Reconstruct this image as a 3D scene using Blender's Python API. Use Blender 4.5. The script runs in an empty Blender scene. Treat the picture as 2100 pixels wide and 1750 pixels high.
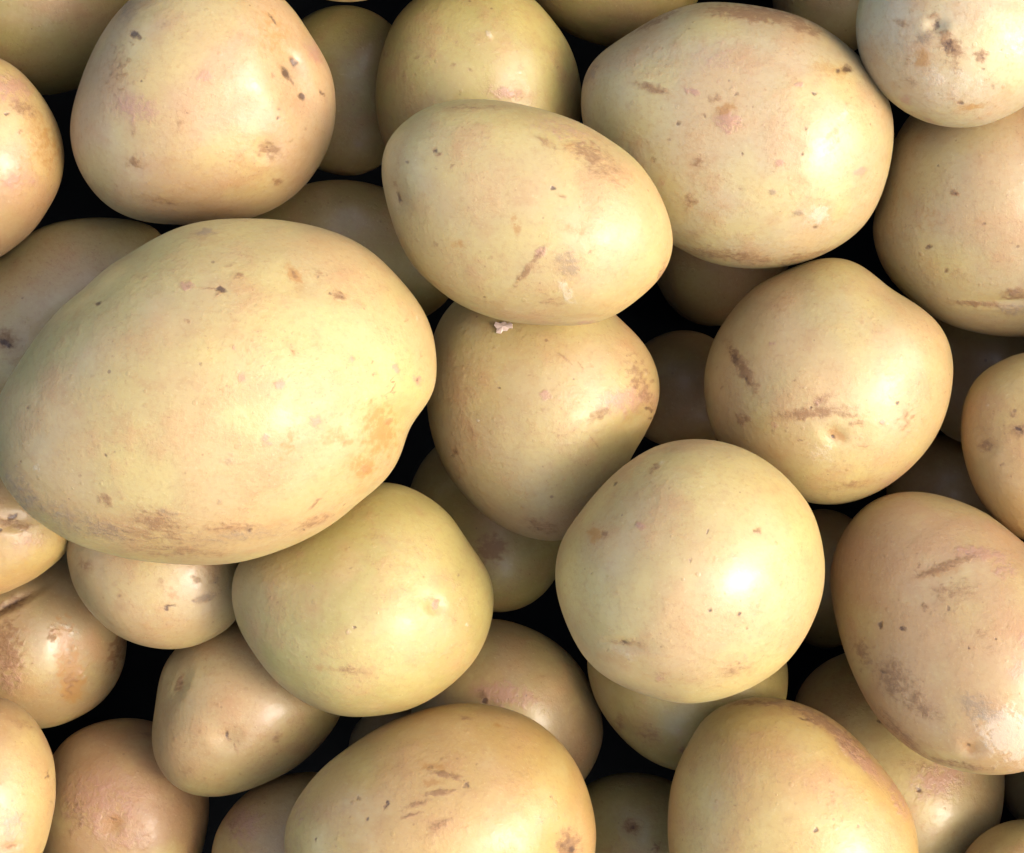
import bpy, math
import numpy as np
from mathutils import Vector, Matrix

# ---------------------------------------------------------------- camera, sky, sun, exposure
scene = bpy.context.scene
COL = scene.collection
S = 1e-4                       # one pixel of the 2100 x 1750 photograph at z = 0, in metres
CAM_H = 0.55                   # lens height above the top layer of the heap
CX, CY = 1050.0, 875.0

cam_data = bpy.data.cameras.new("camera")
cam = bpy.data.objects.new("camera", cam_data)
COL.objects.link(cam)
cam.location = (0, 0, CAM_H)
cam_data.sensor_fit = 'HORIZONTAL'
cam_data.sensor_width = 36.0
cam_data.lens = 36.0 * CAM_H / (2100 * S)
cam_data.clip_start = 0.01
cam_data.clip_end = 50.0
scene.camera = cam

SUN_EL, SUN_AZ = math.radians(47), math.radians(-12)      # azimuth measured from +X (picture right) towards +Y (picture top)
world = bpy.data.worlds.new("World")
scene.world = world
world.use_nodes = True
wn = world.node_tree
bg = wn.nodes["Background"]
sky = wn.nodes.new("ShaderNodeTexSky")
sky.sky_type = 'NISHITA'
sky.sun_disc = False
sky.sun_elevation = SUN_EL
sky.sun_rotation = math.radians(90) - SUN_AZ
sky.air_density = 0.8
sky.dust_density = 3.5
sky.ozone_density = 0.0
wn.links.new(sky.outputs[0], bg.inputs[0])
bg.inputs[1].default_value = 0.15

sun_data = bpy.data.lights.new("sun", 'SUN')
sun_data.energy = 0.5
sun_data.angle = math.radians(20)
sun_data.color = (1.0, 0.975, 0.945)
sun = bpy.data.objects.new("sun", sun_data)
COL.objects.link(sun)
sdir = Vector((math.cos(SUN_EL) * math.cos(SUN_AZ), math.cos(SUN_EL) * math.sin(SUN_AZ), math.sin(SUN_EL)))
sun.rotation_euler = sdir.to_track_quat('Z', 'Y').to_euler()
sun.location = sdir * 0.8

vs = scene.view_settings
vs.view_transform = 'Standard'
vs.look = 'None'
vs.gamma = 1.0
vs.use_curve_mapping = False
vs.exposure = 1.97

# ---------------------------------------------------------------- potato table
# key: rank (who lies on whom), skin tint, outline in photograph pixels (hidden parts guessed), tilt (dz/dx, dz/dy), label
def ell(cx, cy, rx, ry, deg=0, n=24, seed=0):
    a = math.radians(deg); out = []
    r = np.random.RandomState(seed + int(cx) * 7 + int(cy))
    ph = r.rand(3) * 6.28
    for k in range(n):
        t = 2 * math.pi * k / n
        w = 1 + .02 * math.cos(3 * t + ph[0]) + .015 * math.cos(2 * t + ph[1]) + .01 * math.cos(4 * t + ph[2])
        x, y = rx * w * math.cos(t), ry * w * math.sin(t)
        out.append((cx + x * math.cos(a) - y * math.sin(a), cy + x * math.sin(a) + y * math.cos(a)))
    return out

CREAM = (.540, .442, .245)
PINK = (.548, .418, .262)
GREEN = (.490, .424, .188)
AMBER = (.545, .396, .175)
SALMON = (.545, .375, .220)
PALE = (.560, .485, .315)
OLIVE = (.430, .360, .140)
SHADED_TAN = (.440, .345, .195)  # darker pigment standing in for shade on low-lying potatoes
SHADED_BROWN = (.480, .330, .150)  # warm dark pigment imitating the dim bounced light deep in the gaps
STARCH = (.570, .510, .365)

P = {}
def pot(key, rank, tint, label, outline, tilt=(0, 0), fat=.9, marks=()):
    P[key] = dict(rank=rank, tint=tint, label=label, outline=outline, tilt=tilt, fat=fat, marks=marks)

# marks: (kind, x, y, half-length, half-width, angle clockwise in the photo, strength)
# kinds: r russet, d dark pit, p pink, o ochre, g grey scab, w pale (also painted glints), e dent (strength = depth in px), b bump
pot('tl_big', 8.5, PINK, "large pinkish potato at the top left with dark slit eyes on its right side",
    [(274,0),(223,58),(192,113),(165,182),(147,254),(147,291),(161,343),(192,394),(233,432),(274,449),(326,458),(370,460),(411,458),
     (514,446),(566,425),(617,387),(651,343),(675,295),(687,240),(687,199),(679,147),(658,106),(631,65),(610,31),(583,0),(520,-45),(430,-62),(340,-45)],
    marks=[('e',596,160,84,34,64,15),('e',592,132,20,16,40,8),('d',596,130,11,7,70,1),('d',580,152,17,6,55,1),('d',613,197,10,6,40,1),('d',656,190,10,4,50,.9),('d',590,165,20,2.5,50,.7),
     ('r',545,305,24,16,20,.8),('d',545,303,6,9,0,.6),('e',545,303,22,18,0,4),('d',280,76,7,9,20,.95),('d',292,84,5,6,0,.9),('d',274,92,4,5,0,.6),('p',420,160,12,11,0,.8),('p',285,222,50,30,10,.55),
     ('r',250,150,20,60,8,.45),('o',560,70,55,30,65,.55),('d',556,45,16,3,55,.8),('r',280,330,26,13,10,.6),('d',307,150,5,5,0,.4),('d',295,170,4,3,0,.5),
     ('d',385,231,4,4,0,.5),('d',565,240,4,5,0,.7),('d',623,263,4,4,0,.6),('r',565,368,11,8,0,.7),('g',265,32,22,26,0,.5),('r',280,268,6,10,0,.5),('r',375,250,12,9,0,.4),
     ('d',565,222,6,4,0,.5),('d',555,156,8,3,70,.7),('r',330,405,60,10,8,.4),('p',640,110,30,14,55,.6),('r',375,130,10,8,0,.3)])
pot('left_edge', 8, SALMON, "pink-tinged potato cut by the left edge with a brown blotch, above the dark gap",
    [(0,120),(34,140),(62,168),(93,209),(117,257),(129,309),(127,350),(117,387),(93,432),(58,480),(21,511),(0,526),(-60,545),(-130,500),(-175,400),(-180,290),(-150,190),(-90,130),(-40,112)],
    marks=[('p',20,185,40,30,0,.7),('o',86,290,28,60,-10,.6),('r',45,225,30,16,20,.6),('d',12,236,10,2,0,.6),('r',40,270,6,5,0,.5),('p',35,370,50,20,0,.5)])
pot('tl_corner', 5.5, GREEN, "greenish potato in the top left corner behind the large pinkish one", ell(70, -12, 215, 212, 0))
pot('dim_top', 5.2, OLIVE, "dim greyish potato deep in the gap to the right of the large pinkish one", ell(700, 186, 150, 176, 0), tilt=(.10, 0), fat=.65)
pot('top_green', 7, GREEN, "yellow-green potato at the top centre half covered by the oval one below it",
    [(851,0),(827,21),(806,51),(786,103),(774,154),(770,199),(774,247),(786,291),(820,350),(880,400),(960,430),(1040,430),(1120,390),(1170,320),(1190,240),(1194,219),(1190,171),(1180,127),(1156,75),(1122,31),(1094,0),(1030,-35),(970,-45),(900,-30)],
    marks=[('w',1003,75,9,7,30,.9),('b',1003,75,8,8,0,2),('d',965,147,6,5,0,.5),('d',855,157,5,5,0,.5),('r',860,122,6,7,0,.5),('p',1035,190,45,12,8,.6),('d',887,55,4,3,0,.4),('r',933,137,6,6,0,.4),('r',1065,140,8,7,0,.4),('r',799,110,10,14,20,.4),('w',796,112,4,8,20,.6),('d',1015,183,3,3,0,.4),('d',1140,140,3,3,0,.5)])
pot('centre_oval', 9, CREAM, "pale oval potato on top at upper centre with a tan scratch near its lower end",
    [(782,343),(786,308),(799,281),(827,254),(871,223),(923,209),(974,206),(1026,209),(1077,218),(1146,237),(1197,257),(1248,288),(1300,326),(1334,367),(1362,422),(1379,473),(1381,514),(1370,547),(1346,580),(1300,619),(1259,649),(1214,664),(1163,667),(1094,665),(1026,656),(974,639),(933,619),(892,588),(854,553),(835,526),(813,480),(796,422),(784,370)],
    marks=[('d',897,313,6,6,0,.8),('r',905,322,7,6,0,.7),('d',840,335,5,6,0,.6),('d',897,348,4,5,0,.6),('r',934,342,6,8,0,.4),('d',1133,388,6,5,0,.8),('d',975,312,4,3,0,.4),
     ('e',822,404,26,14,70,6),('d',824,406,13,4,70,.9),('r',815,380,18,6,60,.5),('o',1058,460,22,9,80,.75),('r',1210,320,50,26,25,.6),('r',1120,300,30,9,35,.5),('r',1240,355,60,26,15,.45),('o',1165,302,14,10,0,.5),('p',1150,270,90,25,20,.4),('r',970,225,90,10,-2,.4),
     ('o',945,505,20,15,20,.6),('r',1085,545,52,7,-52,.75),('p',1107,515,16,8,-40,.7),('o',1175,472,30,11,20,.6),('g',1165,540,34,30,40,.65),('w',1155,590,34,10,60,.9),('r',1130,612,26,12,10,.5),('r',1357,560,36,8,-72,.7),('p',1200,660,24,5,0,.7),
     ('d',1205,515,6,3,-50,.7),('d',1270,440,3,3,0,.4),('d',1300,530,5,5,0,.4),('d',1055,393,5,4,0,.4),('r',1030,365,14,6,50,.3),('r',1150,405,12,4,30,.5),('d',1235,622,6,4,0,.5),('d',895,500,5,10,-40,.4)])
pot('tr_big', 8, PALE, "large pale freckled potato at the upper right with a brown crust along its top",
    [(1424,9),(1400,17),(1351,34),(1300,65),(1255,93),(1225,113),(1200,141),(1194,171),(1191,213),(1194,247),(1215,310),(1250,380),(1310,450),(1360,488),(1400,511),(1434,530),(1486,545),(1537,550),(1606,547),(1657,535),(1709,511),(1743,490),(1770,466),(1794,429),(1811,387),(1822,343),(1830,281),(1829,247),(1818,202),(1794,165),(1767,127),(1729,93),(1691,65),(1647,41),(1589,24),(1520,12),(1469,8)],
    marks=[('r',1545,36,100,16,6,.95),('r',1630,55,55,16,22,.8),('g',1580,30,70,10,10,.6),('r',1350,45,60,10,-25,.7),('g',1216,148,30,14,-60,.8),('b',1214,160,22,10,-60,5),('r',1345,185,36,9,15,.75),('d',1365,193,6,6,0,.5),
     ('p',1493,250,27,20,15,.85),('b',1493,250,22,16,0,3),('o',1490,226,22,9,-20,.8),('r',1470,207,16,10,0,.6),('d',1518,250,3,16,10,.5),('o',1700,288,13,28,20,.8),('d',1730,147,10,8,20,.85),('d',1710,151,5,5,0,.7),('o',1700,150,60,20,20,.4),
     ('p',1632,180,8,5,-20,.8),('d',1662,195,6,4,20,.7),('d',1510,198,5,5,0,.6),('d',1523,315,4,4,0,.9),('d',1640,315,4,4,0,.7),('p',1598,332,12,6,-15,.9),('p',1757,350,16,8,-10,.8),('d',1520,382,8,5,0,.5),
     ('g',1582,390,8,6,0,.9),('d',1668,460,5,4,0,.9),('g',1635,432,11,9,0,.7),('w',1672,435,28,20,-30,.9),('r',1420,410,16,22,0,.5),('r',1435,330,14,10,-20,.6),('p',1480,130,90,50,10,.3),('r',1500,520,110,14,6,.55),('r',1640,525,90,12,-14,.5),  # the pale patch at lower right paints this potato's highlight
     ('p',1420,190,20,7,25,.6),('p',1475,125,10,8,0,.4),('d',1595,225,4,4,0,.5),('d',1738,237,5,3,20,.5),('d',1765,377,5,5,0,.6),('w',1725,235,16,10,-45,.8),('d',1395,253,5,5,0,.6),('d',1448,238,5,8,0,.6),('d',1378,285,5,5,0,.7),('d',1345,325,7,6,0,.6),('p',1362,370,7,10,0,.5),('d',1425,86,5,5,0,.4),('d',1375,125,5,5,0,.5),('d',1495,170,4,4,0,.5),('d',1542,222,4,4,0,.5),('d',1645,264,5,4,0,.5),('d',1515,310,4,4,0,.3)])
pot('tr_corner', 9.2, STARCH, "whitish potato in the top right corner with a black hole and a brown scab",
    [(1763,0),(1757,45),(1760,89),(1770,127),(1787,158),(1815,192),(1846,219),(1887,243),(1931,257),(1976,261),(2017,257),(2068,237),(2100,219),(2150,170),(2175,90),(2165,0),(2110,-80),(2010,-130),(1900,-110),(1800,-60)],
    marks=[('d',1922,52,12,7,-70,1),('d',1922,52,9,5,-70,1),('e',1922,52,16,12,0,6),('r',1950,92,34,18,45,.95),('d',1945,95,18,14,40,.75),('r',2011,114,14,12,0,.9),('d',2012,116,7,6,0,.6),('o',1895,118,17,19,0,.7),('r',1870,120,10,12,0,.4),('o',1995,215,26,6,-8,.8),('d',1970,206,8,4,20,.7),('g',1905,75,24,14,-25,.7),
     ('w',1960,170,90,50,0,.45),('r',1858,50,20,10,30,.5),('r',1875,165,25,10,30,.35),('d',2035,175,7,7,0,.5),('r',1955,130,30,14,20,.5),('d',2050,100,5,5,0,.5),('d',2015,140,6,4,-30,.6),('p',1860,200,18,10,30,.5),('p',1912,245,14,4,20,.6),('w',2085,95,14,26,0,.9),('r',1918,32,12,10,0,.5)])  # the upright pale oval at far right paints a highlight
pot('right_green', 7, PALE, "big pale green-edged potato at the right edge under the whitish corner one",
    [(1820,330),(1805,411),(1791,463),(1798,507),(1815,552),(1835,579),(1863,608),(1897,636),(1935,660),(1983,677),(2034,687),(2100,691),(2180,670),(2240,580),(2268,430),(2240,290),(2170,200),(2090,155),(2000,160),(1920,190),(1860,245)],
    marks=[('r',1962,397,9,7,0,.8),('d',1962,397,4,4,0,.6),('d',1910,503,9,4,-20,.85),('d',1945,550,6,5,0,.6),('d',1930,343,4,4,0,.5),('r',2078,595,26,10,-8,.8),('r',2010,618,62,6,3,.7),('g',2075,630,34,14,0,.7),('w',2080,596,18,5,0,.8),('d',2020,458,7,2,-20,.7),('r',1970,560,30,16,20,.3),('d',2090,455,3,3,0,.5),('o',1910,440,16,50,-12,.35),('r',2085,605,30,3,-4,.8),('e',2085,610,60,10,-4,5)])
pot('big_left', 9.1, CREAM, "largest potato, cream oval filling the left side with a brown scuffed lower edge",
    [(500,449),(439,452),(384,463),(326,487),(274,518),(221,552),(171,598),(134,629),(103,663),(69,708),(41,752),(17,790),(2,824),(-3,860),(-4,910),(0,961),(14,989),(41,1027),(86,1071),(120,1092),(147,1109),(206,1130),(274,1147),(343,1155),(411,1159),(497,1152),(549,1138),(617,1112),(700,1062),(741,1027),(786,989),(817,944),(832,905),(843,872),(858,850),(876,830),(889,804),(895,756),(892,704),(878,656),(858,619),(837,591),(813,564),(770,522),(720,490),(650,465),(580,452)],
    marks=[('g',425,485,20,8,-4,.9),('p',386,597,13,8,10,.9),('d',388,596,6,5,0,.5),('d',453,605,12,5,10,.95),('r',448,612,14,4,-40,.7),('r',490,577,11,7,-15,.6),('r',425,602,22,2,3,.5),('r',470,556,14,5,-20,.4),('o',598,576,26,12,55,.75),('r',597,572,14,5,60,.6),('r',645,575,9,14,-10,.7),('d',645,577,4,4,0,.8),('r',686,614,16,8,10,.9),('d',690,615,7,5,0,.7),('d',667,610,4,3,0,.8),('e',610,585,40,24,30,3),
     ('d',212,632,6,5,-30,1),('r',388,668,7,5,0,.7),('p',478,720,5,5,0,.8),('d',413,750,5,5,0,.5),('p',493,776,12,9,30,.75),('o',560,810,18,12,0,.3),('p',566,790,10,10,0,.75),('p',637,863,10,11,0,1),('p',540,898,8,12,-10,.8),('g',470,938,10,14,-20,.35),('p',708,740,6,6,0,.8),('d',752,745,4,5,0,.6),('d',754,769,5,5,0,.6),('p',800,758,7,9,-15,.95),('p',847,782,8,11,-30,.9),('d',846,780,4,5,0,.6),
     ('o',770,880,38,55,-10,.75),('o',735,950,36,28,30,.65),('o',675,890,36,18,-10,.55),('o',698,900,11,12,0,1),('d',698,901,5,6,0,.4),('p',786,862,6,9,0,.85),('p',741,958,8,8,0,.9),('o',585,905,11,36,12,.65),('r',790,800,5,24,20,.6),
     ('r',330,1062,55,24,15,.7),('g',225,1075,52,20,20,.65),('r',470,1072,60,10,0,.6),('d',510,1078,6,4,0,.7),('r',640,1065,50,11,-18,.6),('g',350,1045,24,12,30,.6),('r',370,1120,110,22,2,.5),('d',620,1082,4,3,0,.6),('g',55,1005,26,70,-38,.55),('r',228,1015,18,11,45,.65),('r',640,1025,34,2,-45,.5),('g',450,1020,7,6,0,.6),('r',300,1085,150,28,6,.42),('g',500,1088,120,18,-8,.42),('g',150,1060,60,40,30,.45),
     ('d',75,836,4,4,0,.7),('d',58,945,4,4,0,.8),('d',230,927,4,4,0,.8),('d',246,923,4,3,0,.6),('d',204,917,4,3,0,.5),('w',93,955,6,8,0,.9),('d',178,968,4,3,0,.5),('d',195,754,3,3,0,.4),('r',205,772,5,6,0,.4),('r',308,830,8,6,0,.3),('d',140,740,3,4,0,.4),('d',95,746,3,3,0,.4),('d',577,687,4,3,0,.4),('r',592,730,12,2,60,.5),('d',825,660,5,5,0,.5),('d',855,730,4,4,0,.6),('w',848,655,4,6,0,.7)])
pot('left_mid', 6.5, CREAM, "pale potato at the left edge tucked behind the largest one, with a dark ringed eye",
    [(0,533),(34,504),(69,476),(113,458),(165,449),(223,447),(274,452),(319,463),(345,510),(330,620),(270,730),(160,810),(60,850),(-60,840),(-130,770),(-140,670),(-90,590),(-40,555)],
    fat=.6, marks=[('d',14,704,14,6,30,1),('r',14,695,24,22,0,.7),('e',14,702,24,18,0,6),('w',10,700,8,3,20,.8),('d',62,537,4,4,0,.7),('r',215,560,26,14,30,.3),('d',48,612,4,4,0,.4),('d',47,710,4,4,0,.5)])
pot('left_low', 8, AMBER, "amber-pink potato at the left edge poking out below the largest one",
    [(144,1112),(130,1138),(100,1165),(69,1188),(34,1205),(0,1220),(-60,1220),(-120,1190),(-170,1100),(-150,1010),(-100,940),(0,925),(90,955),(140,1010),(152,1075)],
    marks=[('d',24,1062,10,8,-40,.9),('r',28,1075,40,10,10,.7),('e',25,1068,30,16,0,5),('p',60,1110,40,24,0,.4),('d',0,1088,6,4,0,.7),('d',44,1088,4,4,0,.4)])
pot('low_left_green', 7, CREAM, "small greenish-white potato hanging below the largest one with grey-green specks",
    [(139,1140),(144,1165),(151,1195),(171,1232),(202,1270),(240,1301),(285,1321),(343,1331),(387,1328),(432,1311),(480,1277),(505,1220),(500,1140),(465,1070),(390,1030),(310,1015),(220,1030),(160,1070),(138,1115)],
    marks=[('g',400,1188,8,7,0,.8),('g',440,1190,8,8,0,.7),('g',420,1225,24,8,-20,.7),('d',425,1232,10,3,-20,.5),('d',395,1232,6,4,0,.5),('d',343,1242,18,2.5,-5,.8),('d',340,1248,4,4,0,.9),('o',355,1215,11,17,-20,.6),('d',247,1220,5,4,0,.6),('r',330,1190,8,6,0,.4),('r',180,1160,20,16,0,.5),('d',215,1225,4,4,0,.4)])
pot('mid_green', 8.2, GREEN, "smooth yellow-green potato left of the lower centre with a glossy eye spot",
    [(487,1157),(476,1195),(477,1232),(487,1277),(507,1315),(527,1345),(562,1390),(603,1424),(651,1452),(700,1467),(734,1469),(786,1465),(837,1455),(892,1428),(933,1397),(967,1363),(995,1315),(1010,1263),(1013,1219),(1003,1176),(981,1143),(954,1105),(923,1057),(882,1023),(837,999),(803,990),(768,990),(720,1004),(660,1035),(580,1085),(520,1122)],
    marks=[('e',888,1240,16,14,0,4),('p',888,1242,6,9,0,.8),('r',880,1232,22,16,0,.35),('d',842,1277,4,4,0,.5),('d',866,1183,4,4,0,.4),('r',720,1370,36,10,5,.5),('p',920,1195,30,16,50,.3),('w',953,1280,3,3,0,.9),('w',942,1230,3,3,0,.9),('w',712,1294,10,5,0,.6),('d',728,1285,2.5,2.5,0,.9),('d',720,1168,4,4,0,.4),('r',770,1105,26,12,10,.35),('p',645,1208,18,14,0,.3),('d',640,1205,5,3,0,.4),('r',925,1270,8,14,0,.4),('o',660,1365,24,9,0,.4),('w',600,1306,12,5,0,.4),('d',935,1180,5,4,0,.5)])
pot('centre', 7.3, CREAM, "round potato at the very centre wedged under its neighbours, pink bruise at its right",
    [(933,617),(908,645),(889,690),(878,750),(874,800),(877,841),(882,876),(892,913),(913,961),(947,1009),(991,1054),(1043,1088),(1094,1105),(1146,1111),(1215,1080),(1262,1010),(1293,938),(1318,898),(1331,872),(1345,845),(1353,807),(1351,773),(1338,735),(1314,697),(1283,667),(1255,640),(1200,598),(1110,572),(1010,577)],
    marks=[('p',1280,822,60,24,-10,.7),('r',1310,790,20,60,-20,.6),('r',1225,850,30,10,-25,.5),('d',1325,838,16,2.5,15,.8),('d',1333,855,3,12,15,.7),('e',1320,845,36,12,-30,5),('p',1117,812,12,9,20,.6),('r',1115,840,16,12,0,.3),('r',1155,738,22,3,40,.55),('r',1188,755,14,4,60,.5),('d',1092,772,9,4,10,.5),('d',1215,905,22,3,55,.5),('d',936,925,7,8,0,.8),('r',975,885,12,6,50,.5),('r',1110,1075,40,14,20,.6),('d',1100,1078,12,2,45,.6),('r',945,975,12,8,0,.4),('w',985,862,4,3,0,.8),('d',1040,888,12,3,5,.35),('d',1026,798,3,3,0,.5),('w',1320,768,4,3,0,.7),('w',1178,822,3,3,0,.6),('d',1158,848,5,5,0,.4),('w',965,1045,3,3,0,.5)])
pot('round_front', 9.3, CREAM, "round cream potato right of the lower centre with a bright highlight, topmost of its neighbours",
    [(1400,902),(1351,913),(1300,941),(1249,982),(1207,1030),(1173,1075),(1149,1112),(1141,1147),(1138,1170),(1141,1212),(1153,1256),(1173,1304),(1201,1352),(1249,1393),(1300,1417),(1351,1433),(1400,1442),(1451,1438),(1503,1424),(1554,1400),(1606,1363),(1640,1321),(1667,1270),(1685,1219),(1690,1167),(1689,1148),(1681,1099),(1661,1040),(1633,1003),(1592,961),(1547,931),(1496,910),(1441,901)],
    marks=[('r',1343,967,16,6,-40,.8),('w',1360,952,5,7,30,.7),('d',1265,995,7,4,-50,.7),('p',1318,1082,9,8,0,.8),('o',1225,1098,14,16,0,.75),('r',1248,1100,9,8,0,.7),('d',1450,1093,8,3,-60,.8),('r',1548,1092,8,7,0,.9),('d',1547,1093,4,4,0,.5),('d',1510,1256,5,4,-20,.9),('d',1453,1248,7,3,-30,.6),('d',1282,1313,10,5,0,.8),('r',1285,1314,36,6,4,.6),('w',1285,1338,28,12,20,.5),('e',1282,1318,44,10,8,4),('r',1510,1368,36,16,-15,.5),('p',1525,1350,14,12,20,.4),('p',1355,1385,10,8,0,.5),('r',1360,1380,22,10,0,.4),('d',1545,1315,6,3,-20,.6),('d',1526,1285,4,4,0,.5),('d',1415,1150,5,5,0,.5),('d',1555,1230,4,4,0,.4),('d',1250,1330,4,4,0,.5),('d',1163,1200,5,8,0,.4),('d',1220,1175,4,3,0,.4),('r',1265,1065,14,6,0,.3),('g',1500,1140,18,8,-10,.3),('d',1165,1230,4,4,0,.5),('d',1280,1250,4,3,0,.4),('d',1490,1130,4,3,0,.4),('d',1345,1000,3,3,0,.4)])
pot('right_mid', 7.7, CREAM, "round potato right of centre marked by a dark brown streak at its upper left",
    [(1613,556),(1654,538),(1691,530),(1726,530),(1757,540),(1785,560),(1822,593),(1863,617),(1897,641),(1925,668),(1942,701),(1951,742),(1950,783),(1938,845),(1918,893),(1883,941),(1839,982),(1784,1016),(1736,1032),(1691,1035),(1654,1030),(1590,1000),(1525,955),(1469,900),(1455,859),(1445,807),(1445,773),(1451,735),(1469,687),(1493,649),(1520,615),(1560,580)],
    marks=[('r',1530,757,60,12,58,.95),('d',1512,735,30,7,62,.65),('d',1540,785,20,5,55,.6),('r',1665,845,75,12,-7,.8),('r',1720,845,50,10,10,.5),('r',1678,822,34,10,-25,.65),('p',1676,823,10,10,0,.6),('d',1666,835,3.5,4,0,1),('o',1716,890,22,12,28,.75),('d',1708,892,4,3,0,1),('e',1712,888,22,14,20,5),('w',1690,925,34,26,-20,.5),('r',1530,858,20,14,20,.6),('d',1533,855,5,4,0,.5),('r',1755,864,16,8,0,.6),('r',1852,858,10,32,20,.5),('p',1806,864,6,6,0,.9),('d',1835,826,4,4,0,.8),('p',1590,708,12,6,-20,.5),('d',1487,795,4,6,20,.6),('d',1631,780,5,3,0,.5),('d',1642,720,4,4,0,.4),('d',1738,786,5,3,0,.4),('r',1770,910,16,4,0,.5),('d',1640,900,14,3,-10,.5),('r',1545,870,20,4,20,.4),('p',1593,868,8,8,0,.5),('d',1895,695,4,4,0,.4),('p',1840,975,60,18,-35,.4),('r',1750,990,70,10,-8,.4),('r',1600,620,40,12,-20,.2)])
pot('right_edge', 8.1, AMBER, "amber potato cut by the right edge with a black pitted eye",
    [(1973,893),(1976,845),(1990,797),(2017,763),(2051,742),(2100,723),(2180,740),(2250,810),(2275,920),(2250,1030),(2180,1105),(2110,1112),(2090,1104),(2051,1076),(2017,1033),(1993,985),(1979,937)],
    marks=[('r',2090,884,16,16,0,.7),('d',2089,882,5,9,-20,1),('d',2097,888,4,6,0,.9),('r',2080,853,8,6,40,.7),('r',2024,914,20,13,0,.7),('e',2024,914,18,16,0,3),('w',2028,833,3,3,0,.8),('d',2040,845,3,3,0,.6),('d',2074,975,4,4,0,.6),('d',2058,952,4,4,0,.6)])
pot('right_low', 8.5, SALMON, "long pinkish-brown scuffed potato at the lower right with a glint painted white on its end",
    [(1863,1004),(1818,1011),(1777,1030),(1746,1064),(1722,1105),(1706,1147),(1701,1184),(1708,1229),(1722,1297),(1743,1363),(1770,1421),(1804,1476),(1846,1517),(1897,1551),(1955,1573),(2017,1583),(2068,1580),(2110,1571),(2170,1530),(2220,1450),(2240,1350),(2220,1250),(2170,1175),(2100,1114),(2062,1081),(2017,1047),(1966,1025),(1914,1009)],
    tilt=(.05, -.22),
    marks=[('r',1945,1165,70,9,-20,.8),('o',1930,1175,50,12,-15,.6),('p',2010,1140,60,14,5,.7),('d',1985,1140,8,3,0,.5),('d',1885,1170,5,14,20,.7),('r',1960,1215,60,22,-10,.5),('p',2055,1165,30,22,30,.6),('d',1813,1283,6,7,0,.8),('d',1857,1290,8,6,30,.9),('d',1943,1250,3,7,20,.7),('r',1900,1250,8,10,0,.6),('r',1840,1390,50,34,55,.65),('r',1890,1440,60,26,35,.55),('r',1775,1340,20,36,-20,.6),('d',1815,1375,12,3,30,.6),('r',1850,1500,70,14,45,.6),('g',2005,1445,46,24,25,.7),('d',2002,1480,8,4,-30,.5),('o',1993,1527,18,12,30,.95),('d',1985,1520,7,6,0,.7),('e',1990,1524,18,14,0,5),('w',2065,1500,60,46,40,1.3),('p',2080,1370,24,26,0,.4),('r',2010,1300,12,10,0,.5),('d',1986,1325,3,5,0,.8),('r',2025,1330,22,16,0,.35),('d',2037,1308,4,4,0,.6),('p',2095,1310,16,20,0,.5),('d',1885,1140,4,3,0,.5),('r',1940,1330,60,40,20,.2),('d',1975,1233,12,2,-5,.5),('r',1965,1560,80,8,10,.6)])  # the large pale patch paints a wet glint on the lower end
pot('bottom_right', 8.2, AMBER, "wide golden potato at the bottom right with wrinkled pink skin along its upper right",
    [(1561,1431),(1606,1435),(1654,1448),(1709,1476),(1753,1513),(1798,1561),(1835,1609),(1863,1657),(1877,1709),(1880,1750),(1872,1800),(1830,1855),(1740,1910),(1640,1935),(1540,1930),(1450,1890),(1390,1815),(1373,1750),(1370,1705),(1371,1664),(1379,1606),(1400,1551),(1417,1520),(1438,1483),(1469,1455),(1513,1438)],
    marks=[('r',1690,1490,90,13,32,.85),('r',1560,1447,80,9,2,.7),('d',1648,1480,16,3,15,.6),('p',1760,1555,80,17,46,.75),('r',1735,1530,50,14,45,.6),('w',1745,1550,36,3,52,.6),('w',1728,1545,30,2.5,55,.6),('w',1765,1555,26,2.5,50,.5),('p',1840,1640,16,50,-22,.55),('d',1669,1701,5,6,20,1),('d',1755,1694,4,4,0,.7),('d',1444,1700,5,4,0,.5),('r',1705,1640,10,22,-10,.4),('d',1510,1655,5,4,0,.4),('d',1630,1650,5,4,0,.4),('r',1700,1605,10,6,20,.4),('e',1745,1548,40,4,52,3)])
pot('right_under', 6, CREAM, "half shaded potato under the long pinkish one at lower right, with a sunlit scab",
    [(1630,1440),(1660,1385),(1730,1340),(1830,1330),(1950,1380),(2030,1470),(2056,1570),(2053,1640),(2040,1700),(2008,1740),(1970,1775),(1900,1800),(1800,1780),(1720,1700),(1660,1580),(1632,1500)],
    marks=[('p',1925,1598,56,30,-15,.75),('w',1930,1610,44,20,-20,.5),('d',1883,1616,6,6,40,1),('d',1806,1482,5,4,0,.8),('r',1880,1570,50,16,10,.4),('d',1870,1610,8,3,-20,.5)], tilt=(-.10, -.25))  # pink scab, with its sunlit brightness painted over it in pale
pot('br_corner', 7, AMBER, "amber potato in the bottom right corner", ell(2120, 1815, 160, 130, 0))
pot('br_dark', 4.5, SHADED_TAN, "shade-darkened brownish potato at the right edge, just above the bottom right corner", ell(2155, 1600, 102, 112, 0))
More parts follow.
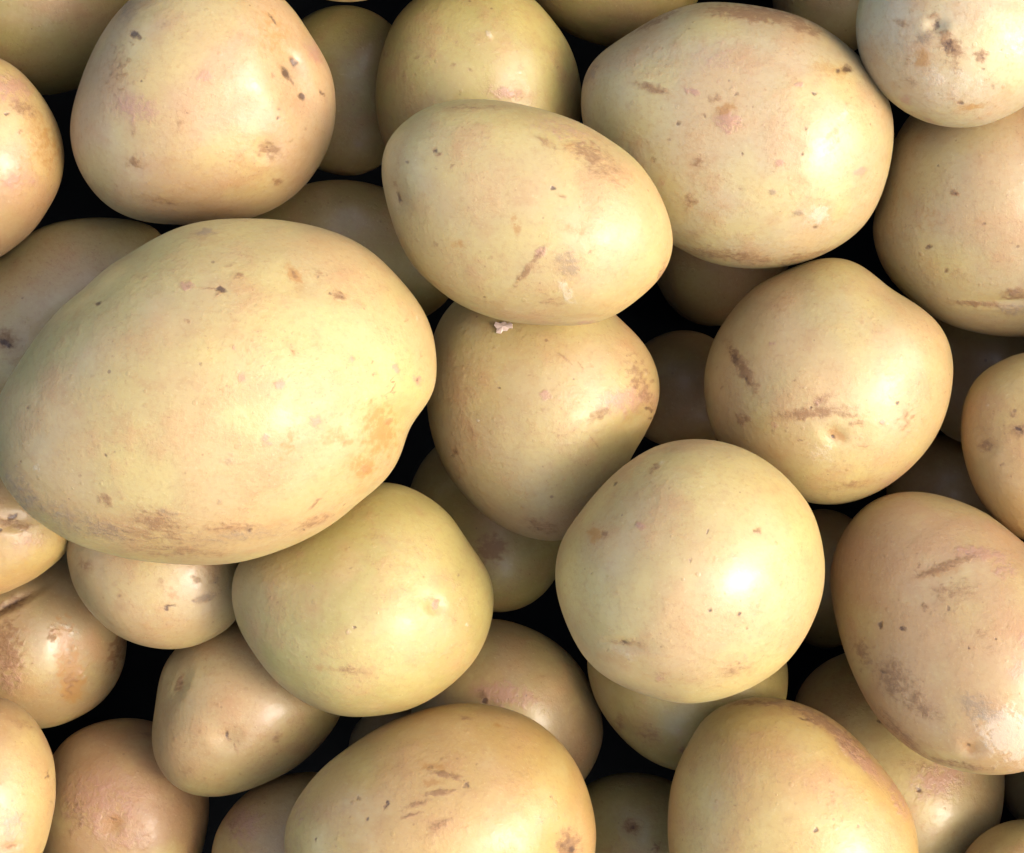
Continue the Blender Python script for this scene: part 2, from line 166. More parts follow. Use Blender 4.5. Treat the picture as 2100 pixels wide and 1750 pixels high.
pot('bottom_mid', 8.3, AMBER, "golden oval potato at the bottom centre with brown dashed scars across its face",
    [(940,1444),(985,1445),(1026,1452),(1070,1465),(1111,1489),(1146,1520),(1177,1558),(1197,1599),(1211,1640),(1221,1685),(1223,1726),(1220,1755),(1205,1805),(1160,1855),(1070,1905),(960,1935),(850,1938),(740,1912),(650,1862),(600,1805),(586,1755),(583,1705),(590,1675),(610,1640),(634,1606),(665,1572),(700,1545),(745,1513),(796,1483),(844,1465),(892,1452)],
    marks=[('o',890,1578,26,8,5,.8),('d',885,1580,8,4,10,.6),('r',915,1595,36,6,14,.75),('o',885,1610,26,6,-5,.95),('r',935,1600,16,5,35,.7),('d',956,1614,5,8,30,.8),('d',948,1606,4,4,0,.6),('r',900,1630,34,6,-8,.8),('r',860,1652,30,5,-18,.8),('d',862,1650,12,3,-20,.5),('r',850,1673,24,4,-15,.7),('r',905,1690,24,10,-20,.6),('r',890,1700,14,14,0,.5),('d',796,1653,5,9,10,1),('o',1018,1494,10,5,0,.7),('d',757,1680,4,5,0,.6),('d',740,1640,9,6,0,.5),('d',723,1676,4,4,0,.5),('r',1160,1735,24,30,0,.9),('d',1155,1733,14,16,0,.6),('d',1170,1742,10,8,0,.9),('e',1162,1738,46,50,0,20),('p',1100,1680,12,14,0,.4),('d',1048,1594,5,4,0,.4),('d',1127,1638,3,7,0,.5),('r',955,1480,16,5,10,.5),('d',975,1572,5,4,0,.5),('p',620,1660,14,50,25,.4),('r',1060,1540,10,5,0,.3),('d',654,1721,3,4,0,.9),('d',695,1734,4,3,0,.5),('d',1020,1628,4,3,0,.4)])
pot('pear', 6.6, CREAM, "pear-shaped potato at the lower left with a small slit eye in its middle",
    [(357,1335),(335,1369),(325,1411),(319,1459),(313,1507),(319,1551),(336,1585),(363,1613),(398,1628),(446,1632),(494,1623),(549,1603),(603,1575),(651,1534),(682,1496),(702,1460),(695,1400),(655,1335),(590,1292),(520,1272),(450,1275),(395,1300)],
    marks=[('d',467,1507,12,3.5,80,.95),('d',472,1516,8,3,50,.7),('r',484,1528,12,3,70,.6),('e',469,1508,24,18,0,6),('r',372,1403,22,8,-70,.6),('d',376,1400,10,4,-65,.4),('e',372,1405,30,12,-65,4),('r',565,1512,14,10,0,.55),('d',493,1585,6,5,0,.5),('r',460,1345,6,5,0,.4),('d',460,1346,4,3,0,.5),('r',385,1575,22,12,0,.35),('d',440,1372,4,3,0,.3)])
pot('scarred', 5.0, SHADED_TAN, "shade-dulled potato at the lower left with a long ochre scar and raised white rim",
    [(258,1318),(250,1373),(230,1414),(199,1448),(158,1472),(120,1488),(85,1494),(40,1490),(-30,1470),(-100,1415),(-140,1330),(-130,1240),(-70,1165),(20,1122),(100,1115),(175,1145),(225,1205),(252,1260)],
    marks=[('o',130,1325,14,46,-8,1.5),('o',143,1385,19,36,0,1.5),('o',145,1416,20,18,0,1.4),('r',140,1400,10,30,0,.6),('e',136,1355,20,80,-6,2.5),('d',138,1355,6,8,0,.4),('w',128,1284,14,4,20,.9),('w',143,1300,4,5,0,1),('w',148,1330,6,5,0,1),('w',163,1383,9,8,0,1),('w',133,1385,4,5,0,.9),('b',163,1383,8,8,0,3),('b',147,1330,6,10,0,2),('r',15,1330,30,70,-10,.8),('p',20,1370,26,50,0,.6),('d',22,1243,46,4,-28,.8),('r',22,1245,50,14,-28,.8),('e',22,1243,50,8,-28,5),('r',238,1330,14,44,20,.9),('d',242,1335,5,30,20,.5),('r',105,1300,8,18,10,.6),('d',110,1345,4,6,0,.4)])
pot('bl_pink', 8, SALMON, "glossy salmon-pink potato in the bottom left corner",
    [(0,1431),(31,1445),(62,1472),(89,1513),(106,1555),(111,1603),(111,1647),(103,1692),(92,1735),(80,1765),(45,1812),(-20,1850),(-110,1840),(-170,1770),(-190,1660),(-170,1550),(-120,1470),(-60,1435)],
    marks=[('d',92,1592,4,9,15,.8),('r',20,1735,18,5,-10,.5),('e',20,1735,18,6,-10,3),('p',20,1690,40,40,0,.5),('r',40,1490,40,12,20,.4),('d',100,1645,4,6,0,.4)])
pot('bl_rosy', 5.7, SALMON, "rosy potato at the bottom left with a small square ochre nick",
    [(261,1474),(206,1481),(165,1496),(130,1520),(108,1551),(80,1620),(72,1720),(100,1800),(170,1860),(260,1878),(340,1852),(400,1790),(417,1733),(426,1685),(427,1637),(410,1575),(370,1515),(312,1482)],
    marks=[('o',232,1688,17,17,8,1),('o',228,1697,16,12,0,.8),('d',233,1679,14,3,20,.5),('e',232,1690,18,18,0,3),('p',215,1650,80,70,0,.6),('r',165,1670,26,40,0,.4),('p',250,1720,60,24,0,.5),('d',300,1510,40,6,15,.35),('d',370,1550,16,10,0,.3)])
pot('bottom_left_mid', 5.7, AMBER, "amber-pink potato at the bottom, half hidden by the golden oval at its right",
    [(437,1733),(446,1702),(470,1664),(497,1633),(535,1609),(583,1591),(634,1585),(710,1600),(765,1665),(780,1760),(745,1850),(650,1900),(550,1895),(470,1850),(436,1785)],
    marks=[('p',500,1690,40,40,-40,.6),('r',480,1700,20,26,0,.4),('r',540,1640,14,8,0,.4)])
pot('dim_low', 5.5, SHADED_TAN, "dim potato in the shadow above the golden bottom oval with a pink pitted patch",
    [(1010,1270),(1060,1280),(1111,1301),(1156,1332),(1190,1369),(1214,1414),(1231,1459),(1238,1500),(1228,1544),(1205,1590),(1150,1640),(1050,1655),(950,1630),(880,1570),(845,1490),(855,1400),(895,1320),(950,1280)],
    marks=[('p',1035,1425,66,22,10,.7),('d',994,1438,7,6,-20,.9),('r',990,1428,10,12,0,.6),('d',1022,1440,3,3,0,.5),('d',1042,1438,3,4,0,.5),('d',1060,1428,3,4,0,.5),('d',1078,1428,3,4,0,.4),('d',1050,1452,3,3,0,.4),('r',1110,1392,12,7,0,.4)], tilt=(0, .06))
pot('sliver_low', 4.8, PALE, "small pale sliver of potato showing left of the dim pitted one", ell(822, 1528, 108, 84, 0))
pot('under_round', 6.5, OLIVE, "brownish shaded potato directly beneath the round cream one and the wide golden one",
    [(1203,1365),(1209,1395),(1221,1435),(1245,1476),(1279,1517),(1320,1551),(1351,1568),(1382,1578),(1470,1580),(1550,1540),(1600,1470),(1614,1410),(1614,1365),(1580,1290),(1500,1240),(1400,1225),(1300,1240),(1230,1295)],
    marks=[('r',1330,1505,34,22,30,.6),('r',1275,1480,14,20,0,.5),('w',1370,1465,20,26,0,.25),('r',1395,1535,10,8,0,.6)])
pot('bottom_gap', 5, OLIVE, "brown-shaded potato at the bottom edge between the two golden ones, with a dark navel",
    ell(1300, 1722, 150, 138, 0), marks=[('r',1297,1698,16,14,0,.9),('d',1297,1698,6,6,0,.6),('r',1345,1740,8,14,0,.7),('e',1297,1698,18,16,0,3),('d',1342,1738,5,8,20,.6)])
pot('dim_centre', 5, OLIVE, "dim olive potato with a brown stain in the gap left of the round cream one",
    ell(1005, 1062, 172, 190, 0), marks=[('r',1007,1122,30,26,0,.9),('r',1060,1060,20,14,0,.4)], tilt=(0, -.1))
pot('dark_centre_right', 3.6, SHADED_BROWN, "shadowed brown potato in the gap right of the centre one", ell(1402, 800, 125, 122, 0))
pot('dark_upper_right', 2.9, SHADED_BROWN, "shade-browned potato in the gap below the large freckled one", ell(1475, 520, 140, 148, 0))
pot('dark_right', 4, SHADED_BROWN, "shadowed olive potato in the gap near the right edge, above the amber one", ell(2010, 755, 128, 160, 0))
pot('dark_right_low', 3, SHADED_BROWN, "barely visible shade-browned potato in the gap left of the amber right edge one", ell(1935, 1000, 120, 105, 0))
pot('dark_low_right', 3, SHADED_BROWN, "shade-browned reddish potato in the slit between the round cream one and the long pinkish one", ell(1695, 1185, 115, 140, 0))
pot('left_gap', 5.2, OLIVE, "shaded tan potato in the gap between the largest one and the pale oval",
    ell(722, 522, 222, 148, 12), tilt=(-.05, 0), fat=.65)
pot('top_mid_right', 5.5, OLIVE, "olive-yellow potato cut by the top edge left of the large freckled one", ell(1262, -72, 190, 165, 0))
pot('top_right_gap', 4, SHADED_TAN, "shaded brown potato at the top edge left of the whitish corner one", ell(1700, -15, 118, 140, 0))
pot('top_sliver', 7.5, CREAM, "thin pale sliver of potato at the top edge right of the large pinkish one", ell(712, -131, 165, 133, 0))

# ---------------------------------------------------------------- shape of each potato: a rim r(theta) swollen to a closed body
NT = 720
TH = np.arange(NT) * 2 * np.pi / NT

def centroid(pts):
    x, y = pts[:, 0], pts[:, 1]
    x2, y2 = np.roll(x, -1), np.roll(y, -1)
    c = x * y2 - x2 * y
    a = c.sum() / 2
    return np.array([((x + x2) * c).sum(), ((y + y2) * c).sum()]) / (6 * a), abs(a)

def polar(pts, cut):
    t = np.arctan2(pts[:, 1], pts[:, 0])
    r = np.hypot(pts[:, 0], pts[:, 1])
    o = np.argsort(t); t, r = t[o], r[o]
    tt = np.concatenate([t - 2 * np.pi, t, t + 2 * np.pi]); rr = np.concatenate([r, r, r])
    # Catmull-Rom through the rim points, then a gentle low pass
    m = np.gradient(rr, tt)
    k = np.clip(np.searchsorted(tt, TH - np.where(TH > np.pi, 2 * np.pi, 0)) - 1, 0, len(tt) - 2)
    q = TH - np.where(TH > np.pi, 2 * np.pi, 0)
    h = tt[k + 1] - tt[k]; u = (q - tt[k]) / h
    v = ((2 * u**3 - 3 * u**2 + 1) * rr[k] + (u**3 - 2 * u**2 + u) * h * m[k] + (-2 * u**3 + 3 * u**2) * rr[k + 1] + (u**3 - u**2) * h * m[k + 1])
    f = np.fft.rfft(v)
    f *= np.exp(-(np.arange(len(f)) / cut) ** (4 if cut > 20 else 2))
    return np.fft.irfft(f, NT)

for key, p in P.items():
    pts = np.array(p['outline'], float) * [1, -1]                  # y up
    c, area = centroid(pts)
    rel = pts - c
    p['c'] = np.array([c[0], -c[1]]); p['area'] = area
    p['r'] = polar(rel, 26.0 if key == 'big_left' else 15.0)
    f = np.fft.rfft(1 / p['r'] ** 2); f[1] = 0; f[3:] = 0
    p['re'] = 1 / np.sqrt(np.maximum(np.fft.irfft(f, NT), 1e-9))
    p['H'] = p['fat'] * p['re'].min() ** .8 * p['re'].max() ** .2

# ---------------------------------------------------------------- let the heap settle: who overlaps whom must lie clear of it
STEP = 10
gx, gy = np.meshgrid(np.arange(-200, 2300, STEP), np.arange(-270, 1960, STEP))
fields = {}
for key, p in P.items():
    dx, dy = gx - p['c'][0], -(gy - p['c'][1])
    t = np.arctan2(dy, dx) % (2 * np.pi)
    s = np.hypot(dx, dy) / p['r'][(t / (2 * np.pi) * NT).astype(int) % NT]
    ins = s < 1
    half = np.where(ins, p['H'] * np.sqrt(np.clip(1 - s * s, 0, 1)), 0)
    shear = dx * p['tilt'][0] + dy * p['tilt'][1]
    fields[key] = (ins, half, shear)
    p['z'] = (p['rank'] - 9.0) * 45.0 if p['rank'] >= 6.4 else -300 + (p['rank'] - 6) * 150.0 - (100 if p['rank'] < 4.1 else 0)
keys = list(P)
pairs = []
for i, a in enumerate(keys):
    for b in keys[i + 1:]:
        hi, lo = (a, b) if P[a]['rank'] >= P[b]['rank'] else (b, a)
        m = fields[hi][0] & fields[lo][0]
        if m.sum() < 2: continue
        need = (fields[lo][1] + fields[lo][2] + fields[hi][1] - fields[hi][2])[m].max()
        pairs.append((hi, lo, need - 4.0))
for _ in range(400):
    worst = 0
    for hi, lo, need in pairs:
        lack = need - (P[hi]['z'] - P[lo]['z'])
        if lack > 0:
            worst = max(worst, lack)
            up = .35
            P[hi]['z'] += lack * up; P[lo]['z'] -= lack * (1 - up)
top = max(p['z'] + p['H'] for p in P.values())
zshift = 0 - np.mean([P[k]['z'] for k in ('centre_oval', 'big_left', 'round_front', 'right_mid', 'tr_big')])
for k, p in P.items():
    p['z'] += zshift
print("settle worst lack px", round(worst, 2), {k: int(p['z']) for k, p in P.items()})

# ---------------------------------------------------------------- skin material
def new_mat(name):
    m = bpy.data.materials.new(name); m.use_nodes = True
    return m, m.node_tree.nodes, m.node_tree.links

skin, N, L = new_mat("potato_skin")
bsdf = N["Principled BSDF"]
def nd(t, **kw):
    n = N.new(t)
    for k, v in kw.items(): setattr(n, k, v)
    return n
def val(x): 
    return x
def math_(op, a, b=None, c=None, clamp=False):
    n = nd("ShaderNodeMath", operation=op, use_clamp=clamp)
    for i, v in enumerate((a, b, c)):
        if v is None: continue
        if isinstance(v, (int, float)): n.inputs[i].default_value = v
        else: L.new(v, n.inputs[i])
    return n.outputs[0]
def ramp(v, lo, hi, a=0.0, b=1.0, smooth=True):
    n = nd("ShaderNodeMapRange", interpolation_type='SMOOTHSTEP' if smooth else 'LINEAR')
    n.clamp = True
    L.new(v, n.inputs[0])
    n.inputs[1].default_value = lo; n.inputs[2].default_value = hi; n.inputs[3].default_value = a; n.inputs[4].default_value = b
    return n.outputs[0]
def mix(f, a, b, mode='MIX'):
    n = nd("ShaderNodeMix", data_type='RGBA', blend_type=mode)
    if isinstance(f, (int, float)): n.inputs[0].default_value = f
    else: L.new(f, n.inputs[0])
    for i, v in ((6, a), (7, b)):
        if isinstance(v, tuple): n.inputs[i].default_value = (*v, 1)
        else: L.new(v, n.inputs[i])
    return n.outputs[2]
tc = nd("ShaderNodeTexCoord")
oi = nd("ShaderNodeObjectInfo")
off = nd("ShaderNodeVectorMath", operation='MULTIPLY_ADD')
rnd = nd("ShaderNodeCombineXYZ")
for i, k in enumerate((3.1, 7.7, 5.3)): L.new(math_('MULTIPLY', oi.outputs['Random'], k), rnd.inputs[i])
L.new(tc.outputs['Object'], off.inputs[0]); off.inputs[1].default_value = (1, 1, 1); L.new(rnd.outputs[0], off.inputs[2])
vec = off.outputs[0]
def noise(scale, detail=2, rough=.5, v=None):
    n = nd("ShaderNodeTexNoise"); n.inputs['Scale'].default_value = scale
    n.inputs['Detail'].default_value = detail; n.inputs['Roughness'].default_value = rough
    L.new(v or vec, n.inputs['Vector']); return n.outputs['Fac']
def attr(name):
    n = nd("ShaderNodeAttribute", attribute_name=name); s = nd("ShaderNodeSeparateColor")
    L.new(n.outputs['Color'], s.inputs[0]); return n.outputs['Color'], s.outputs

base, _ = attr("skin")
_, ma = attr("marks_a")            # russet, dark, pink
_, mb = attr("marks_b")            # ochre, grey, pale
big = noise(45, 3, .5)             # hues drifting over centimetres
mid = noise(160, 4, .6)
fine = noise(900, 3, .65)
grain = noise(2600, 2, .6)
# streaky noise, drawn out sideways: rubbed and scratched skin
strv = nd("ShaderNodeMapping"); strv.inputs['Rotation'].default_value = (0, 0, .35); strv.inputs['Scale'].default_value = (.35, 1.4, 1)
L.new(vec, strv.inputs['Vector'])
streak = noise(900, 4, .65, strv.outputs[0])

c = mix(ramp(big, .42, .64, 0, .55), base, (.53, .45, .215))
c = mix(ramp(big, .54, .32, 0, .55), c, (.53, .395, .22))
c = mix(ramp(mid, .50, .74, 0, .36), c, (.44, .29, .15))
c = mix(ramp(mid, .45, .25, 0, .22), c, (.58, .50, .28))
c = mix(ramp(fine, .45, .75, 0, .30), c, (.40, .27, .13))
c = mix(ramp(streak, .56, .78, 0, .34), c, (.42, .29, .17))
blot = noise(85, 5, .62)
c = mix(ramp(blot, .50, .72, 0, .45), c, (.47, .305, .165))
c = mix(ramp(blot, .44, .30, 0, .30), c, (.53, .455, .25))
flk = noise(1250, 4, .75)
c = mix(math_('MULTIPLY', ramp(flk, .57, .70, 0, .50), ramp(blot, .40, .62, .18, 1.0)), c, (.34, .22, .12))
c = mix(ramp(flk, .42, .30, 0, .25), c, (.62, .55, .36))
# lenticels: scattered pin-prick dots
def dots(scale, r, keep):
    v = nd("ShaderNodeTexVoronoi"); v.inputs['Scale'].default_value = scale; L.new(vec, v.inputs['Vector'])
    s = nd("ShaderNodeSeparateColor"); L.new(v.outputs['Color'], s.inputs[0])
    on = ramp(s.outputs[0], keep, keep + .02)
    size = math_('MULTIPLY_ADD', s.outputs[1], r, r * .5)
    d = math_('DIVIDE', v.outputs['Distance'], size)
    return math_('MULTIPLY', ramp(d, 1.0, .45), on), s.outputs[2]
d1, h1 = dots(150, .055, .55)
d2, h2 = dots(260, .075, .60)
c = mix(math_('MULTIPLY', d1, .50), c, (.23, .14, .075))
d3, h3 = dots(340, .16, .55)
c = mix(math_('MULTIPLY', math_('MULTIPLY', d3, ramp(mid, .35, .65)), .26), c, (.40, .26, .13))
c = mix(math_('MULTIPLY', d2, .38), c, (.28, .18, .09))
# marks carried by the mesh, torn apart into specks and scuffs by fractal noise
scuff = noise(420, 5, .72)
speck = noise(1500, 4, .7)
cut = math_('ADD', math_('MULTIPLY', math_('SUBTRACT', scuff, .5), 2.6), math_('MULTIPLY', math_('SUBTRACT', speck, .5), .9))
cut_s = math_('ADD', math_('MULTIPLY', math_('SUBTRACT', streak, .5), 1.4), math_('MULTIPLY', cut, .75))
def mark(m, br, amt, lo=.20, hi=.70):
    e = math_('ADD', m, math_('MULTIPLY', br, math_('MINIMUM', math_('MULTIPLY', m, 1.6), 1.0)))
    return math_('MULTIPLY', ramp(e, lo, hi), amt)
halo = math_('MAXIMUM', math_('MAXIMUM', ma[0], ma[1]), math_('MAXIMUM', ma[2], mb[1]))
c = mix(math_('MULTIPLY', ramp(halo, .0, .75), .36), c, (.45, .295, .145))
k_pale = mark(mb[2], cut, .50, .15, .95)
k_pink = mark(ma[2], cut, .60, .10, .70)
k_ochre = mark(mb[0], cut, .72, .08, .75)
k_grey = mark(mb[1], cut_s, .60, .10, .80)
k_rus = mark(ma[0], cut_s, .70, .10, .80)
k_dark = mark(ma[1], math_('MULTIPLY', cut, .75), .70, .18, .90)
c = mix(k_pale, c, (.60, .54, .44))
c = mix(k_pink, c, (.46, .295, .22))
c = mix(k_ochre, c, (.43, .27, .10))
c = mix(k_grey, c, (.33, .265, .185))
c = mix(k_rus, c, (.31, .195, .095))
c = mix(k_dark, c, (.105, .055, .024))
gam = nd("ShaderNodeGamma"); gam.inputs[1].default_value = 1.60      # deeper, richer pigment
L.new(c, gam.inputs[0]); L.new(gam.outputs[0], bsdf.inputs['Base Color'])
rough = math_('MULTIPLY_ADD', blot, .30, .40)
rough = math_('ADD', rough, math_('MULTIPLY', math_('MAXIMUM', k_rus, k_grey), .25), clamp=True)
L.new(rough, bsdf.inputs['Roughness'])
bsdf.inputs['Specular IOR Level'].default_value = .55
bsdf.inputs['Subsurface Weight'].default_value = .30
bsdf.inputs['Subsurface Radius'].default_value = (1.0, .50, .16)
bsdf.inputs['Subsurface Scale'].default_value = .0035
L.new(math_('MULTIPLY', ramp(blot, .60, .36, .05, .38), math_('SUBTRACT', 1.0, math_('MAXIMUM', k_rus, k_grey), clamp=True)), bsdf.inputs['Coat Weight'])
bsdf.inputs['Coat Roughness'].default_value = .20
bsdf.inputs['Coat IOR'].default_value = 1.45
# relief: soft skin grain, wrinkles, scabs proud, pits sunk
net = ramp(blot, .42, .68)                      # smooth skin here, netted and rubbed there
hgt = math_('MULTIPLY', fine, math_('MULTIPLY_ADD', net, .50, .11))
hgt = math_('ADD', hgt, math_('MULTIPLY', grain, math_('MULTIPLY_ADD', net, .10, .06)))
hgt = math_('ADD', hgt, math_('MULTIPLY', mid, .34))
hgt = math_('ADD', hgt, math_('MULTIPLY', scuff, math_('MULTIPLY_ADD', net, .28, .08)))
hgt = math_('ADD', hgt, math_('MULTIPLY', math_('MULTIPLY', math_('ADD', k_rus, k_grey), scuff), 1.3))
hgt = math_('ADD', hgt, math_('MULTIPLY', math_('MULTIPLY', math_('ADD', k_pink, k_pale), scuff), 1.3))
hgt = math_('SUBTRACT', hgt, math_('MULTIPLY', k_dark, .9))
hgt = math_('SUBTRACT', hgt, math_('MULTIPLY', d1, .12))
hgt = math_('ADD', hgt, math_('MULTIPLY', d3, .22))
bump = nd("ShaderNodeBump"); bump.inputs['Strength'].default_value = .40; bump.inputs['Distance'].default_value = .00055
L.new(hgt, bump.inputs['Height']); L.new(bump.outputs[0], bsdf.inputs['Normal']); L.new(bump.outputs[0], bsdf.inputs['Coat Normal'])

# ---------------------------------------------------------------- mesh builder
def smooth(a, b, x):
    t = np.clip((x - a) / (b - a), 0, 1); return t * t * (3 - 2 * t)

def build(key, p, idx):
    rs = np.random.RandomState(1000 + idx * 17)
    R = float(p['re'].mean())
    nt = int(np.clip(2 * np.pi * R / 4.6, 160, 600)); nt += nt % 2
    nf = int(np.clip(1.57 * R / 4.6, 40, 150)); nb = max(12, nf // 6)
    phi = np.concatenate([np.linspace(0, np.pi / 2, nf + 1)[1:], np.linspace(np.pi / 2, np.pi, nb + 1)[1:-1]])
    th = np.arange(nt) * 2 * np.pi / nt
    ti = th / (2 * np.pi) * NT
    i0 = ti.astype(int) % NT; fr = ti - ti.astype(int)
    r = p['r'][i0] * (1 - fr) + p['r'][(i0 + 1) % NT] * fr
    re = p['re'][i0] * (1 - fr) + p['re'][(i0 + 1) % NT] * fr
    s = np.sin(phi)[:, None]; cz = np.cos(phi)[:, None]
    w = smooth(.30, 1.0, s)
    rad = s * (re[None] * (1 - w) + r[None] * w)
    X = rad * np.cos(th)[None]; Y = rad * np.sin(th)[None]
    Z = p['H'] * cz * np.ones_like(X)
    pts = np.stack([X, Y, Z], -1).reshape(-1, 3)
    pts = np.concatenate([[[0, 0, p['H']]], pts, [[0, 0, -p['H']]]])
    u = pts / np.array([R, R, p['H']])
    # lumpy swell: a few slow waves, gentle at the rim
    lump = np.zeros(len(u))
    for k in range(9):
        q = rs.normal(size=3); q = q / np.linalg.norm(q) * rs.uniform(1.2, 3.6)
        lump += rs.uniform(.4, 1) * np.sin(u @ q * 1.5 + rs.rand() * 6.28)
    fade = np.abs(u[:, 2]) ** .7
    pts[:, 2] += lump * .012 * R * fade * np.sign(u[:, 2])
    # marks: masks for the material, dents and bumps in the surface
    A = np.zeros((len(pts), 3)); B = np.zeros((len(pts), 3))
    front = np.where(pts[:, 2] > -.15 * p['H'], 1.0, 0.0)
    for kind, mx, my, la, lb, deg, st in p['marks']:
        dx = pts[:, 0] - (mx - p['c'][0]); dy = pts[:, 1] + (my - p['c'][1])
        a = -math.radians(deg)
        uu = (dx * math.cos(a) + dy * math.sin(a)) / max(la, 3.5); vv = (-dx * math.sin(a) + dy * math.cos(a)) / max(lb, 3.2)
        if kind not in 'eb':                       # ragged outlines
            wob = np.array([[.21, .13], [-.11, .24], [.37, -.29], [.09, .41]])
            px_, py_ = pts[:, 0], pts[:, 1]
            w1 = sum(np.sin(px_ * q[0] + py_ * q[1] + mx * .7 + i) for i, q in enumerate(wob))
            w2 = sum(np.sin(px_ * q[1] - py_ * q[0] + my * .9 + i * 2) for i, q in enumerate(wob))
            am = .22 + .8 / max(min(la, lb), 3.5)
            uu = uu + w1 * am * .4 * max(lb, 3.2) / max(la, 3.5); vv = vv + w2 * am * .4
        d2 = uu * uu + vv * vv
        g = np.exp(-d2 * .9) * front
        if kind == 'e': pts[:, 2] += st * (-1.5 * np.exp(-d2 * .8) + .22 * np.exp(-((np.sqrt(d2) - 1.9) * 1.5) ** 2) * smooth(.9, -.6, vv)) * front
        elif kind == 'b': pts[:, 2] += st * np.exp(-d2 * .9) * front
        else:
            arr, ch = {'r': (A, 0), 'd': (A, 1), 'p': (A, 2), 'o': (B, 0), 'g': (B, 1), 'w': (B, 2)}[kind]
            arr[:, ch] = np.maximum(arr[:, ch], g * st)
    pts[:, 2] += pts[:, 0] * p['tilt'][0] + pts[:, 1] * p['tilt'][1]
    # pigment of this potato, drifting a little over its body
    tint = np.array(p['tint'])[None] * np.ones((len(pts), 1))
    for other, amt in ((np.array(GREEN), .22), (np.array(PINK), .25), (np.array(AMBER), .32)):
        q = rs.normal(size=3); q /= np.linalg.norm(q)
        f = smooth(.1, 1.1, u @ q + rs.uniform(-.3, .3) + .15 * lump / 3)[:, None] * amt
        tint = tint * (1 - f) + other[None] * f
    tint *= rs.uniform(.96, 1.04) * .86
    # place: face the lens ray, real size at its own depth
    z = p['z'] * S
    k = (CAM_H - z) / CAM_H
    cen = Vector(((p['c'][0] - CX) * S * k, -(p['c'][1] - CY) * S * k, z))
    scale = S * k
    d = (Vector((0, 0, CAM_H)) - cen)
    M = Vector((0, 0, 1)).rotation_difference(d.normalized()).to_matrix()
    co = pts * scale
    me = bpy.data.meshes.new("potato")
    nr = len(phi)
    ring = 1 + np.arange(nr * nt).reshape(nr, nt)
    nxt = np.roll(ring, -1, axis=1)
    quads = np.stack([ring[:-1], ring[1:], nxt[1:], nxt[:-1]], -1).reshape(-1, 4)
    t0 = np.stack([np.zeros(nt, int), ring[0], nxt[0]], -1)
    last = len(pts) - 1
    t1 = np.stack([np.full(nt, last), nxt[-1], ring[-1]], -1)
    loops = np.concatenate([t0.ravel(), quads.ravel(), t1.ravel()]).astype(np.int32)
    tot = np.concatenate([np.full(nt, 3), np.full(len(quads), 4), np.full(nt, 3)])
    start = np.concatenate([[0], np.cumsum(tot)[:-1]]).astype(np.int32)
    me.vertices.add(len(co)); me.vertices.foreach_set("co", co.astype(np.float32).ravel())
    me.loops.add(len(loops)); me.loops.foreach_set("vertex_index", loops)
    me.polygons.add(len(tot)); me.polygons.foreach_set("loop_start", start)
    me.update(calc_edges=True)
    me.polygons.foreach_set("use_smooth", np.ones(len(tot), bool))
    for nm, arr in (("skin", tint), ("marks_a", A), ("marks_b", B)):
        at = me.attributes.new(nm, 'FLOAT_COLOR', 'POINT')
        at.data.foreach_set("color", np.concatenate([arr, np.ones((len(arr), 1))], 1).astype(np.float32).ravel())
    me.materials.append(skin)
    me.validate()
    o = bpy.data.objects.new("potato", me)
    COL.objects.link(o)
    o.location = cen
    o.rotation_euler = M.to_euler()
    o["label"] = p['label']; o["category"] = "potato"; o["group"] = "potatoes heaped together"
    p['obj'] = o
    return len(loops)

ntri = 0
for i, (key, p) in enumerate(P.items()):
    ntri += build(key, p, i)
print("loops", ntri)

# ---------------------------------------------------------------- a loose flake of skin caught on the centre potato
def flake(key, px, py, size, mat):
    p = P[key]; host = p['obj']
    me = host.data
    n = len(me.vertices)
    co = np.empty(n * 3, np.float32); me.vertices.foreach_get("co", co); co = co.reshape(-1, 3)
    no = np.empty(n * 3, np.float32); me.vertices.foreach_get("normal", no); no = no.reshape(-1, 3)
    k = S * (CAM_H - p['z'] * S) / CAM_H
    x0, y0 = (px - p['c'][0]) * k, -(py - p['c'][1]) * k
    up = co[:, 2] > 0
    i = np.where(up)[0][np.argmin((co[up, 0] - x0) ** 2 + (co[up, 1] - y0) ** 2)]
    nrm = Vector(no[i].tolist()); cen = Vector(co[i].tolist()) + nrm * .00035
    tx = Vector((1, .1, 0)); tx = (tx - nrm * tx.dot(nrm)).normalized(); ty = nrm.cross(tx)
    rs = np.random.RandomState(5)
    prof = [(1, .1), (.8, .5), (.45, .35), (.2, .75), (-.3, .6), (-.75, .9), (-.95, .4), (-.7, -.1), (-.8, -.75), (-.35, -.95), (-.1, -.6), (.35, -.7), (.6, -.35), (.95, -.45)]
    vv, ff = [], []
    m = len(prof)
    for lay in (0, 1):
        for (a, b) in prof:
            lift = .00012 * lay + .0003 * abs(a) * rs.rand()
            vv.append(cen + tx * a * size * k + ty * b * size * k * .8 + nrm * lift)
    vv.append(cen + nrm * .00005); vv.append(cen + nrm * .0004)
    for q in range(m):
        r = (q + 1) % m
        ff += [(q, r, m + r, m + q), (2 * m, r, q), (2 * m + 1, m + q, m + r)]
    fm = bpy.data.meshes.new("skin_flake"); fm.from_pydata([tuple(v) for v in vv], [], ff); fm.materials.append(mat); fm.update()
    o = bpy.data.objects.new("skin_flake", fm); COL.objects.link(o); o.parent = host
    o["label"] = "small loose pinkish flake of peeled skin"
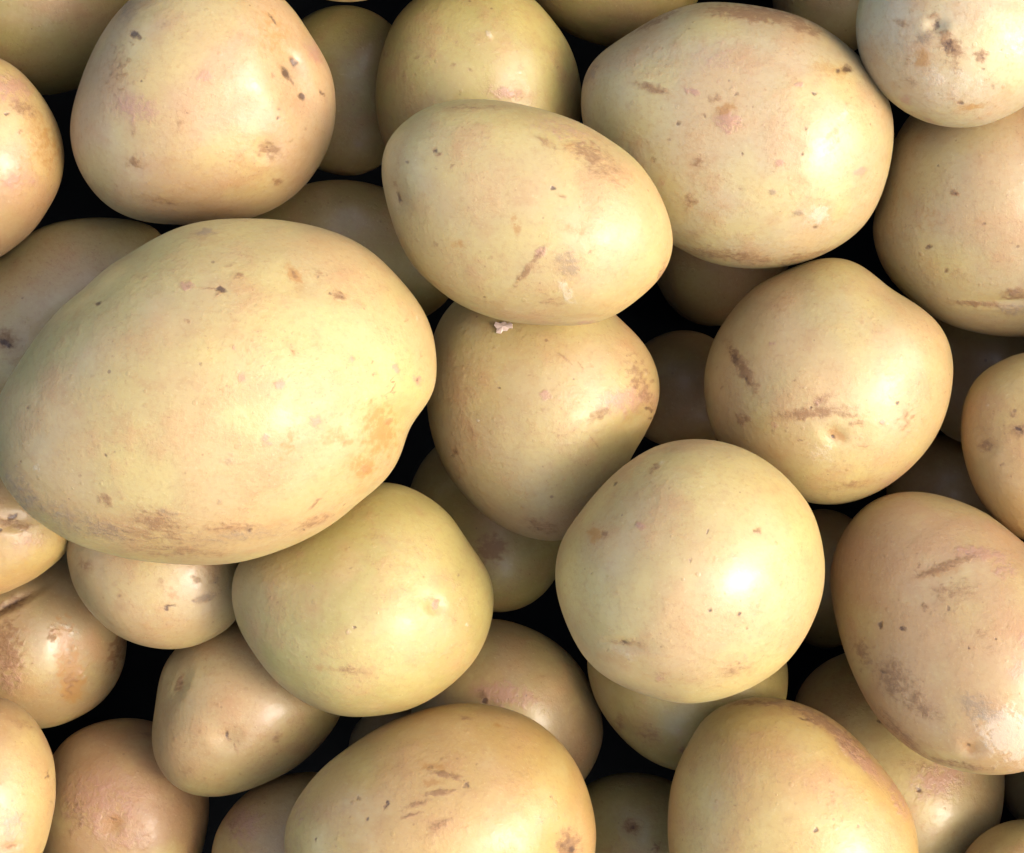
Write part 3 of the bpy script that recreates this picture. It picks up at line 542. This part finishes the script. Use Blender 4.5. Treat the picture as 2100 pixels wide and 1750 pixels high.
fmat, FN, FL = new_mat("peeled_skin")
fb = FN["Principled BSDF"]; fb.inputs['Roughness'].default_value = .6
fn = FN.new("ShaderNodeTexNoise"); fn.inputs['Scale'].default_value = 900
fr_ = FN.new("ShaderNodeValToRGB"); fr_.color_ramp.elements[0].color = (.42, .30, .22, 1); fr_.color_ramp.elements[1].color = (.54, .42, .33, 1)
FL.new(fn.outputs['Fac'], fr_.inputs[0]); FL.new(fr_.outputs[0], fb.inputs['Base Color'])
flake('centre', 1036, 676, 19, fmat)

# ---------------------------------------------------------------- added unseen box: black floor backs the gaps, walls block side light
gm, GN, GL = new_mat("gap_black")
gb = GN["Principled BSDF"]
gb.inputs['Base Color'].default_value = (.006, .007, .008, 1)  # near black so the gaps read as deep shade
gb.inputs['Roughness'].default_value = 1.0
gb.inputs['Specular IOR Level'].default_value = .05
gz = min((p['z'] - p['H']) * S for p in P.values()) - .002
def box_mesh(name, boxes, mat):
    vv, ff = [], []
    for (x0, x1, y0, y1, z0, z1) in boxes:
        b = len(vv)
        vv += [(x, y, z) for z in (z0, z1) for y in (y0, y1) for x in (x0, x1)]
        ff += [tuple(b + k for k in f) for f in ((0, 2, 3, 1), (4, 5, 7, 6), (0, 1, 5, 4), (2, 6, 7, 3), (0, 4, 6, 2), (1, 3, 7, 5))]
    me = bpy.data.meshes.new(name); me.from_pydata(vv, [], ff); me.materials.append(mat)
    o = bpy.data.objects.new(name, me); COL.objects.link(o); return o
ex, ey, zr, tk = .1305, .1210, .012, .006        # inside half width and depth, rim height, wall thickness
shade_box = box_mesh("shade_box", [(-ex - tk, ex + tk, -ey - tk, ey + tk, gz - .006, gz),
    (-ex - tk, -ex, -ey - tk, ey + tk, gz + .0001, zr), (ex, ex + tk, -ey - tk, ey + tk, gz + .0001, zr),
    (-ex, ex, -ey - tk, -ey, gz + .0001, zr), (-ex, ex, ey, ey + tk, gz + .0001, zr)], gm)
shade_box["kind"] = "structure"; shade_box["label"] = "added unseen dark box that blocks side light and blackens the gaps"
